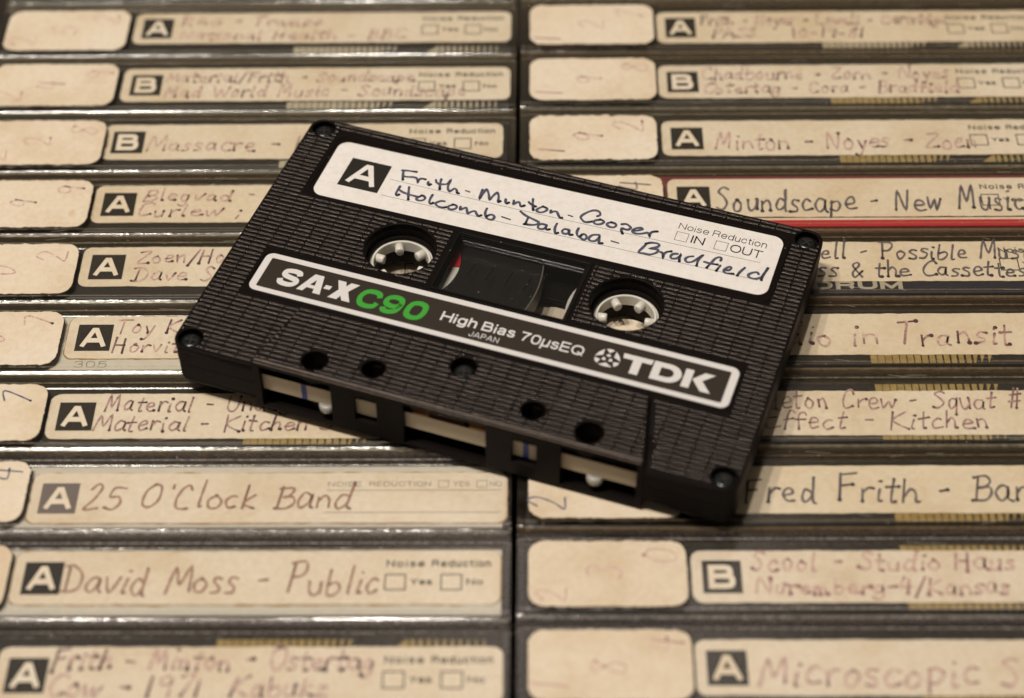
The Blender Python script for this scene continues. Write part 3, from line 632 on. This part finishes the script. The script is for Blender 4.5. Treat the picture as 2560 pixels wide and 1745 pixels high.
# hubs, teeth, tape
def hub(cx,cy,ph,lead):
    o=MB(); o.lathe([(5.35,-3.35),(5.45,-3.5),(5.45,-5.6),(4.98,-5.6),(4.98,-3.5),(5.05,-3.35)],56)
    o.lathe([(5.4,-4.0),(10.7,-4.0),(10.7,-6.7),(5.4,-6.7)],64)
    for i in range(56*6):
        pass
    ho=o.build('reel_hub','white_nylon',cassette,loc=(cx,cy,0))
    for p in ho.data.polygons: p.use_smooth=False
    for i in range(6):
        a=R(ph+60*i); t=MB(); n=10; V=[]; F=[]
        L=[(5.1,.84),(3.65,.84),(3.42,.78),(3.34,.58)]
        for r,w in L:
            for q in range(n):
                b_=2*math.pi*q/n; u=w*math.cos(b_); v=w*1.1*math.sin(b_)
                V.append((r*math.cos(a)-u*math.sin(a),r*math.sin(a)+u*math.cos(a),-4.45+v))
        for s_ in range(len(L)-1):
            for q in range(n): F.append((s_*n+q,s_*n+(q+1)%n,(s_+1)*n+(q+1)%n,(s_+1)*n+q))
        F.append(tuple(range((len(L)-1)*n,len(L)*n))); F.append(tuple(range(n))[::-1])
        t.add(V,F); t.build('tooth','white_nylon',ho,True)
    return ho
hl=hub(*HUBS[0],56,True); hr=hub(*HUBS[1],10,False)
c=MB(); c.lathe([(8.7,-2.9),(10.85,-2.9),(10.85,-6.8),(8.7,-6.8)],14,0,0,8,46); c.build('clamp','red_plastic',hl)
c=MB(); c.lathe([(9.6,-2.95),(10.86,-2.95),(10.86,-6.8),(9.6,-6.8)],60,0,0,46.5,367.5); c.build('hub_rim','white_nylon',hl)
c=MB(); c.lathe([(9.2,-2.95),(10.75,-2.95),(10.75,-6.8),(9.2,-6.8)],60); c.build('hub_rim','white_nylon',hr)
tp=MB(); tp.lathe([(10.9,-2.95),(25.7,-2.95),(25.7,-6.75),(10.9,-6.75)],120,HUBS[0][0],HUBS[0][1]); tpo=tp.build('tape_pack','tape_pack',cassette)
tp=MB(); tp.lathe([(25.72,-2.95),(25.95,-2.95),(25.95,-6.75),(25.72,-6.75)],120,HUBS[0][0],HUBS[0][1]); tp.build('outer_leader','tape_side',tpo)
# tape run behind the front wall
ld=MB(); ld.box(-33.9,33.9,-30.75,-30.7,-6.6,-2.95); ldo=ld.build('leader_tape','leader',cassette)
for x0,x1 in ((-26.35,-25.35),(13.7,14.75)):
    q=MB(); q.box(x0,x1,-30.79,-30.755,-6.6,-2.95); q.build('blue_stripe','blue_mark',ldo)
for x in (-21.9,26.2):
    q=MB(); q.lathe([(0.01,-6.42),(1.15,-6.42),(1.42,-6.6),(1.42,-7.8),(1.0,-8.2),(0.01,-8.2)],24); q.build('guide_roller','roller_grey',cassette,True,loc=(x,-30.35 if x<0 else -30.45,0))
q=MB(); q.box(-6.4,-3.7,-29.9,-29.7,-3.4,-.6); q.box(3.9,7.2,-29.9,-29.7,-3.4,-.3); q.box(-6.9,7.2,-28.3,-28.1,-6.6,-2.6); ps=q.build('pressure_spring','copper',cassette)
q=MB(); q.box(-3.2,3.3,-30.4,-28.4,-5.6,-1.0); q.build('felt_pad','felt',ps)
# screws
def screw(cx,cy,zt,ph):
    o=MB(); o.lathe([(0.01,zt-.45),(.0101,zt-.45),(1.0,zt-.02),(1.35,zt-.08),(1.68,zt-.32),(1.78,zt-.62),(1.78,zt-1.2)],28,0,0,closed=False)
    so=o.build('screw','screw_black',cassette,True,loc=(cx,cy,0))
    k=MB(); a=R(ph)
    for b_ in (a,a+math.pi/2):
        c_,s_=math.cos(b_),math.sin(b_); P=[(-1.05,-.22),(1.05,-.22),(1.05,.22),(-1.05,.22)]
        k.add([(x*c_-y*s_,x*s_+y*c_,zt-.005+.002*(b_!=a)) for x,y in P],[(0,1,2,3)])
    k.build('cross_slot','print_black',so)
for i,(x,y) in enumerate(SCREWS): screw(x,y,-.75,[20,50,10,35][i])
screw(0,-21.6,.35,15)
# specks of dust
dm=Ink(.05); rg=random.Random(11)
for i in range(46):
    x=rg.uniform(-49,49); y=rg.uniform(-16,31)
    if -43<x<44 and (11<y<28 or -15.2<y<-5.4): continue
    if any(math.dist((x,y),h_)<6.6 for h_ in HUBS): continue
    dm.dot((x,y),rg.uniform(.04,.09),0,5)
do=dm.build('dust_speck','dust',cassette); do['kind']='stuff'
dm=Ink(-.975)
for i in range(17): dm.dot((rg.uniform(-11,11),rg.uniform(-3.2,8.8)),rg.uniform(.025,.06),0,5)
do=dm.build('pane_dust','dust',wf); do['kind']='stuff'
# ------------------------------------------------------------------ drawer and cases
fl=MB(); fl.box(-330,330,-420,260,-34,-30); o=fl.build('shelf','drawer_wood'); o['kind']='structure'; o['label']='dark shelf board under the cassette cases'
wl=MB(); wl.box(-114,-107.9,-175,30,-30,-3); o=wl.build('wall','drawer_wood'); o['kind']='structure'; o['label']='dark side board of the drawer'
CL=108.95; GRP='cassette cases standing in two columns'
def arc(cy,cz,r,a0,a1,n=8): return [(cy+r*math.cos(R(a0+(a1-a0)*i/n)),cz+r*math.sin(R(a0+(a1-a0)*i/n))) for i in range(n+1)]
def case_meshes():
    D=-19.5
    # outer hood: closed U profile with rounded shoulders and a shallow seam groove on its back
    prof=[(8.5,D)]+arc(7.75,-.75,.75,0,90)+[(6.9,0.0),(6.75,-.10),(6.6,0.0)]+[(-6.6,0.0),(-6.75,-.10),(-6.9,0.0)]+arc(-7.75,-.75,.75,90,180)+[(-8.5,D)]+[(-7.3,D)]+arc(-6.9,-1.5,.4,180,90,2)+arc(6.9,-1.5,.4,90,0,2)+[(7.3,D)]
    mb=MB(); mb.extrude_x(prof,[(0,.06),(.25,.02),(.8,0),(CL-.8,0),(CL-.25,.02),(CL,.06)])
    # end walls
    mb.box(.02,1.2,-7.3,7.3,D,-1.12); mb.box(CL-1.2,CL-.02,-7.3,7.3,D,-1.12)
    hood=mb
    tr=MB()
    for s_ in (-1,1):
        y0,y1=sorted((s_*6.62,s_*7.22))
        P=[(y0,D)]+arc((y0+y1)/2,-1.9,(y1-y0)/2-.01,180,0,4)+[(y1,D)]
        tr.extrude_x(P,[(1.4,0),(CL-1.4,0)])
    return hood,tr
HM,TM=case_meshes()
hood0=HM.build('hood','clear_case'); tray0=TM.build('tray','tray_clear')
hood_me={}
for k in ('clear_case','clear_case_grey','clear_case_brown'):
    me=hood0.data.copy(); me.materials.clear(); me.materials.append(MAT[k]); hood_me[k]=me
tray_me=tray0.data
bpy.data.objects.remove(hood0); bpy.data.objects.remove(tray0)
def card(parent,mat,north=None):
    m=MB(); t=.22
    P=[(6.4,-14),(6.4,-1.7)]+arc(6.05,-1.6,.35,0,90,2)+arc(-6.05,-1.6,.35,90,180,2)+[(-6.4,-1.7),(-6.4,-14)]
    Q=[(-6.4+t,-14),(-6.4+t,-1.6),(6.4-t,-1.6),(6.4-t,-14)]
    m.extrude_x(P+Q,[(1.5,0),(CL-1.5,0)])
    return m.build('spine_card',mat,parent)
def ticks(parent,mat,side,x0=62.6,mirror=False,stretch=1.0,flap=True):
    m=MB(); rg=random.Random(int(x0*10)+7)
    ya,yb=(-6.2,-4.2) if side<0 else (4.2,6.2)
    zt=-1.225
    lst=[]
    for i in range(17):                      # wide bars whose gaps grow to the right
        a=x0+i*1.3; g=.10+.42*(i/16)**1.2; lst.append((a,a+1.3-g))
    lst2=[]
    for i in range(10):
        a=x0+30.6+i*1.28; wd=.75-.45*i/9; lst2.append((a,a+wd))
    xe=x0+18.5
    for a,b_ in lst+lst2:
        if a<x0+25:
            # the block ends in a slant
            def lim(y): t_=(y-ya)/(yb-ya) if side<0 else (y-ya)/(yb-ya); return xe+4.6*t_
            b1=min(b_,lim(ya)); b2=min(b_,lim(yb))
            if b2-a<.15: continue
            b1=max(b1,a+.05) if b1>a else a+.02
            m.add([(a,ya,zt),(b1,ya,zt),(b2,yb,zt),(a,yb,zt)],[(0,1,2,3)])
            if flap and b1-a>.3: m.add([(a,side*6.43,-1.75),(b1,side*6.43,-1.75),(b1,side*6.43,-3.4),(a,side*6.43,-3.4)],[(0,1,2,3)])
        else:
            m.add([(a,ya,zt),(b_,ya,zt),(b_,yb,zt),(a,yb,zt)],[(0,1,2,3)])
            if flap: m.add([(a,side*6.43,-1.75),(b_,side*6.43,-1.75),(b_,side*6.43,-3.2),(a,side*6.43,-3.2)],[(0,1,2,3)])
    m.add([(x0+27.6,ya,zt),(x0+30.3,ya,zt),(x0+30.3,yb,zt),(x0+29.9,yb,zt)],[(0,1,2,3)])
    o=m.build('scale_print',mat,parent); o['kind']='stuff'; return o
def rotd(cx,cy):      # numbers are written sideways, reading away from the camera
    return lambda p:(cx-(p[1]),cy+(p[0]))
def sticker(case,cy,num,inkm,h=12.7,w=25.6,x0=1.9,seed=1,skew=0,jit=.055):
    rg=random.Random(seed)
    out=rrect(x0,cy-h/2,x0+w,cy+h/2,2.6,6,jit=jit,rg=rg,seg=.33)
    def sk(P): return [(x,y+(x-x0-w/2)*skew) for x,y in P]
    s=plate('number_sticker',[sk(out)],.03,.13,'paper_number',case)
    rg2=random.Random(seed+50)
    d=rrect(x0-.14,cy-h/2-.30,x0+w+.14,cy+h/2+.06,2.7,6,jit=.11,rg=rg2,seg=.28)
    plate('glue_edge',[sk(d)],.008,.028,'grime',s)
    ik=Ink(.145); n=len(num)
    for i,ch in enumerate(num):
        if ch==' ': continue
        gx=x0+w*(.17+.33*i)+rg.uniform(-.6,.6)+2.2; gy=cy-h/2+h*(.10+.28*i)+rg.uniform(-.5,.4)
        handwrite(ik,ch,0,0,5.4,.30,rg,slant=.15,dots=(.2,.9),sx=.85,xf=lambda p,gx=gx,gy=gy:(gx-p[1]*1.05,gy+p[0]*.9))
    ik.build('handwritten_number',inkm,s)
    return s
def title(case,cy,letter,lines,inkm,x0=28.4,w=79.4,h=10.1,seed=1,skew=0,style='std',boxm='print_black',lw=.34,z=-1.22,dots=(.35,1.0),glue='grime'):
    rg=random.Random(seed*7+1)
    out=rrect(x0,cy-h/2,x0+w,cy+h/2,1.7,6,jit=.035,rg=rg,seg=.7)
    def sk1(p): return (p[0],p[1]+(p[0]-x0-w/2)*skew)
    t=plate('title_label',[[sk1(p) for p in out]],z-.01,z+.08,'paper_aged',case)
    d=rrect(x0-.18,cy-h/2-.22,x0+w+.2,cy+h/2+.1,1.8,6,jit=.06,rg=rg,seg=.6)
    plate('glue_edge',[[sk1(p) for p in d]],z-.03,z-.012,glue,t)
    zt=z+.10
    bx=x0+1.75; by=cy-3.25
    sqk=Ink(zt); sqk.poly([sk1(p) for p in [(bx,by),(bx+6.35,by),(bx+6.35,by+6.35),(bx,by+6.35)]]); sqk.build('index_square',boxm,t)
    lt=Ink(zt+.05); printed(lt,letter,bx+.95,by+.85,bx+5.4,by+5.5,2.3,gap=0,xf=sk1); lt.build('index_letter','paper_aged',t)
    pk=Ink(zt); rx=x0+w
    if style=='std':
        pm='print_faded'
        printed(pk,'Noise',rx-18.6,cy+2.05,rx-12.4,cy+3.45,1.7,gap=2.8,xf=sk1); printed(pk,'Reduction',rx-11.2,cy+2.05,rx-1.6,cy+3.45,1.7,gap=2.2,xf=sk1)
        for a,wd in ((rx-18.7,'Yes'),(rx-9.6,'No')):
            a0,a1=a,a+3.3
            pk.ribbon([sk1(p) for p in [(a0,cy-2.4),(a1,cy-2.4),(a1,cy+.55),(a0,cy+.55),(a0,cy-2.4)]],.2,False,'butt',closed=True)
            printed(pk,wd,a1+.8,cy-1.45,a1+(4.3 if wd=='Yes' else 3.5),cy-.25,1.7,gap=1.8,xf=sk1)
        pk.build('printed_text','print_black' if boxm=='print_black' else pm,t)
    elif style=='caps':
        printed(pk,'NOISE',rx-30.2,cy+2.3,rx-24.6,cy+3.3,1.0,gap=2.4,xf=sk1); printed(pk,'REDUCTION',rx-23.2,cy+2.3,rx-12.9,cy+3.3,1.0,gap=2.4,xf=sk1)
        printed(pk,'YES',rx-9.1,cy+2.3,rx-6.3,cy+3.3,1.0,gap=2.2,xf=sk1); printed(pk,'NO',rx-2.9,cy+2.3,rx-.9,cy+3.3,1.0,gap=2.2,xf=sk1)
        for a in (rx-11.6,rx-5.1): pk.ribbon([(a,cy+2.1),(a+1.7,cy+2.1),(a+1.7,cy+3.5),(a,cy+3.5),(a,cy+2.1)],.09,False,'butt',closed=True)
        pk.ribbon([(rx-30.4,cy+1.5),(rx-1,cy+1.5)],.1,False,'butt'); pk.ribbon([(rx-30.6,cy-3.1),(rx-1,cy-3.1)],.1,False,'butt')
        pk.build('printed_text','print_faded',t)
    ik=Ink(zt+.03)
    for txt,dx,dy,hh,wd in lines:
        handwrite(ik,txt,x0+dx,cy+dy,hh,lw,rg,width=wd,dots=dots,xf=sk1,slant=.14)
    ik.build('handwriting',inkm,t)
    return t
def make_case(col,row,cy,label,cardm='card_black',hoodm='clear_case',tick=None,tickm='gold_print'):
    x=-107.0 if col=='L' else 2.9
    c=empty('cassette_case',(x,cy,0),label,'cassette case',GRP)
    h=bpy.data.objects.new('hood',hood_me[hoodm]); COL.objects.link(h); h.parent=c
    t=bpy.data.objects.new('tray',tray_me); COL.objects.link(t); t.parent=c
    k=card(c,cardm)
    if tick:
        for s_ in tick: ticks(k,tickm,s_)
    rg=random.Random(row*31+(5 if col=='L' else 77)); ds=Ink(.008)
    for i in range(26):
        yy=rg.choice((-1,1))*rg.uniform(6.4,7.9); ds.dot((rg.uniform(1,CL-1),yy),rg.uniform(.035,.10),0,5)
    for i in range(7):
        x0=rg.uniform(4,CL-12); yy=rg.choice((-1,1))*rg.uniform(5.6,7.6); ds.ribbon([(x0,yy),(x0+rg.uniform(1,5),yy+rg.uniform(-.5,.5))],.035,False,'butt')
    ds.build('dust_and_scratches','dust',c)
    return c,k
YL=lambda k:2.9-17.27*k
YR=lambda k:3.6-17.27*k
B='clear plastic cassette case '
# left column, top to bottom : (label offset, letter, lines, ink, number, ...)
c,k=make_case('L',-1,YL(-1),B+"cut off at the top of the left column")
title(c,0,'A',[],'ink_faded',seed=90)
c,k=make_case('L',0,YL(0),B+'with faded title National Health, top left','card_black','clear_case',(-1,),'silver_print')
sticker(c,0,'252','ink_ghost',seed=1); title(c,2.0,'A',[('RAG - Tramps',9.8,.7,3.0,30),('National Health - BBC',9.8,-3.7,3.0,48)],'ink_ghost',seed=1,h=9.9)
c,k=make_case('L',1,YL(1),B+'whose label reads Material and Mad World Music','card_black','clear_case',(-1,),'silver_print')
sticker(c,0,'249','ink_ghost',seed=2); title(c,1.2,'B',[('Material/Frith - Soundscape',8.6,.8,3.2,51.5),('Mad World Music - Soundscape',8.8,-3.7,3.4,62)],'ink_faded',seed=2)
c,k=make_case('L',2,YL(2),B+"with letter B and the title Massacre",'card_black','clear_case',(-1,1),'silver_print')
sticker(c,0,'228','ink_ghost',seed=3); title(c,1.3,'B',[('Massacre - Inn',8.6,-2.6,4.2,37)],'ink_faded',x0=27.1,seed=3,w=79.4)
c,k=make_case('L',3,YL(3),B+"with Blegvad and Curlew title lines",'card_black','clear_case_brown')
sticker(c,0,'299','ink_faded',seed=4); title(c,1.0,'A',[('Blegvad - Curlew',9.2,.8,3.3,40),('Curlew ; Bis a',8.5,-3.4,3.3,36)],'ink_faded',seed=4,x0=27.8)
c,k=make_case('L',4,YL(4),B+"with Dave on its lower title line",'card_black','clear_case')
sticker(c,0,'202','ink_faded',seed=5); title(c,1.6,'A',[('Zoen/Hor',10.2,.9,3.4,19),('Dave Sev',10.2,-3.6,3.4,20)],'ink_faded',seed=5,x0=28.0)
c,k=make_case('L',5,YL(5),B+"with white inlay under a title starting Toy",'card_white','clear_case')
sticker(c,0,'207','ink_faded',seed=6); title(c,1.2,'A',[('Toy Ko',8.4,.9,3.4,14.5),('Horvit',8.6,-3.6,3.3,12.5)],'ink_faded',seed=6,x0=28.3,glue='glue_amber')
s5=Ink(-1.21); printed(s5,'305',30.6,-5.9,36.4,-4.4,.7,gap=2.4); s5.build('inlay_number','rule_grey',k)
c,k=make_case('L',6,YL(6),B+"with two title lines both starting Material",'card_black','clear_case',(-1,),'gold_print')
sticker(c,0,'277','ink_blue',seed=7); title(c,.1,'A',[('Material - Undug',9.6,1.0,3.6,33),('Material - Kitchen S',8.3,-3.4,3.6,42)],'ink_purple',seed=7,x0=27.9,dots=(.5,.9))
fb=MB(); fb.box(1.6,CL-1.6,-6.47,-6.41,-9,-3.3); fb.build('inlay_band','inlay_brown',k)
c,k=make_case('L',7,YL(7),B+"titled 25 O'Clock Band with grey letter square",'card_white','clear_case_grey')
sticker(c,.1,'274','ink_blue',seed=8,h=12.6); title(c,-.4,'A',[("25 O'Clock Band",9.1,-2.3,5.0,45.5)],'ink_brown',seed=8,x0=27.9,w=80.3,style='caps',boxm='print_grey',glue='glue_amber',lw=.42,dots=(.2,.5),h=10.4)
c,k=make_case('L',8,YL(8),B+"titled David Moss Public",'card_white','clear_case_grey')
sticker(c,0,'231','ink_faded',seed=9); title(c,.7,'A',[('David Moss - Public',8.3,-3.0,5.4,52)],'ink_brown',seed=9,x0=27.9,h=10.3,glue='glue_amber',lw=.42,dots=(.1,.4))
c,k=make_case('L',9,YL(9),B+"at bottom left, two faded pink title lines",'card_black','clear_case_grey',(1,),'gold_print')
sticker(c,0,'211','ink_faded',seed=10); title(c,-.3,'A',[('Frith - Minton - Ostertag',8.6,.9,4.0,51),('Cow - 1971  Kabukz',8.6,-3.8,3.6,44)],'ink_faded',seed=10,x0=28.5,h=10.3,lw=.42)
# right column
c,k=make_case('R',-1,YR(-1),B+"cut off at the top of the right column")
title(c,0,'A',[],'ink_faded',seed=91)
c,k=make_case('R',0,YR(0),B+"with PASS and a date, top right",'card_black','clear_case_brown',(-1,),'silver_print')
sticker(c,.3,'127','ink_ghost',seed=21,w=25.8,jit=.05); title(c,.6,'A',[('Frith - Noyes - Lowell - Cartridge',9.1,.8,3.2,51.8),('PASS    10-19-81',11.3,-3.4,3.0,32)],'ink_faded',seed=21,x0=28.5)
c,k=make_case('R',1,YR(1),B+"whose lower title line ends in Bradfield",'card_black','clear_case',(-1,),'gold_print')
sticker(c,.2,'198','ink_ghost',seed=22,w=25.6); title(c,.6,'B',[('Chadbourne - Zorn - Noyes',8.8,.6,3.6,50.5),('Ostertag - Cora - Bradfield',9,-3.6,3.4,52)],'ink_faded',seed=22,x0=28.1)
c,k=make_case('R',2,YR(2),B+'with one line of dotted script, Minton Noyes Zoen','card_black','clear_case',(-1,),'gold_print')
sticker(c,0,'192','ink_faded',seed=23,w=25.1,jit=.09); title(c,.9,'A',[('Minton - Noyes - Zoen',10.2,-3.2,4.6,52)],'ink_faded',seed=23,x0=28.1,lw=.40)
c,k=make_case('R',3,YR(3),B+"with bright red inlay below the title Soundscape",'card_plum','clear_case_brown')
r_=MB(); r_.box(1.6,CL-1.6,-6.46,-4.75,-1.75,-1.215); r_.box(1.6,CL-1.6,-6.47,-6.41,-4.3,-1.74); r_.build('red_band','card_red',k); r_=MB(); r_.box(1.6,CL-1.6,6.45,7.15,-1.2,-1.13); r_.box(1.6,CL-1.6,5.6,6.4,-1.36,-1.2); r_.build('maroon_band','card_plum',k)
r_=MB(); r_.box(1.6,CL-1.6,-4.75,-4.2,-1.7,-1.218); r_.build('cream_edge','paper_aged',k)
sticker(c,0,'184','ink_dark',seed=24); title(c,1.3,'A',[('Soundscape - New Music',9.1,-3.6,5.8,59)],'ink_dark',seed=24,x0=28.5,h=10.5,w=78.6,lw=.46,dots=(.4,.7))
c,k=make_case('R',4,YR(4),B+"with title line ending in the Cassettes",'card_navy','clear_case_brown')
it=Ink(-1.21); printed(it,'ADRUM',49.5,-5.5,70.5,-3.4,2.4,gap=1.4); it.build('inlay_lettering','inlay_text',k)
sticker(c,0,'213','ink_dark',seed=25); title(c,1.5,'A',[('Jon Hassell - Possible Music',9.5,.6,4.2,59),('Bass & the Cassettes',21.5,-3.9,3.8,44)],'ink_dark',seed=25,x0=28.5,lw=.40,dots=(.3,.7))
c,k=make_case('R',5,YR(5),B+"with title ending in Transit",'card_black','clear_case_brown',(-1,),'gold_print')
sticker(c,0,'240','ink_purple',seed=26); title(c,.7,'A',[('Studio in Transit',9.5,-2.6,5.0,51)],'ink_faded',seed=26,x0=28.5,lw=.44,style='none',dots=(.4,1.0),h=9.9)
c,k=make_case('R',6,YR(6),B+"ending in Crew Squat over Effect Kitchen",'card_black','clear_case',(-1,1),'gold_print')
sticker(c,0,'245','ink_purple',seed=27); title(c,-.3,'A',[('Skeleton Crew - Squat #1',9.0,.9,4.2,52),('Effect - Kitchen',14,-3.5,4.0,39)],'ink_purple',seed=27,x0=28.5,style='none',dots=(.2,.6),h=9.9)
c,k=make_case('R',7,YR(7),B+"titled Fred Frith at the cassette corner",'card_black','clear_case_brown',(-1,),'gold_print')
sticker(c,.1,'2 7','ink_blue',seed=28,h=12.8); title(c,.4,'A',[('Fred Frith - Barn',9.4,-2.6,5.4,51)],'ink_dark',seed=28,x0=28.5,style='none',lw=.44,dots=(.4,.7),h=9.9)
c,k=make_case('R',8,YR(8),B+"with letter B and sticker number 230",'card_black','clear_case_grey',(-1,1),'gold_print')
sticker(c,-.1,'230','ink_ghost',seed=29,jit=.05); title(c,.1,'B',[('Scool - Studio Haus',9.7,1.2,3.6,43),('Nuremberg-4/Kansas',10.1,-3.4,3.2,41)],'ink_ghost',seed=29,x0=28.3,style='none',lw=.42)
c,k=make_case('R',9,YR(9),B+"with title Microscopic, bottom right",'card_black','clear_case_grey',(-1,),'gold_print')
sticker(c,.1,'184','ink_ghost',seed=30,jit=.05); title(c,.3,'A',[('Microscopic Septet',9.5,-3.2,5.4,57)],'ink_faded',seed=30,x0=28.0,style='none',lw=.5,dots=(.1,.4))
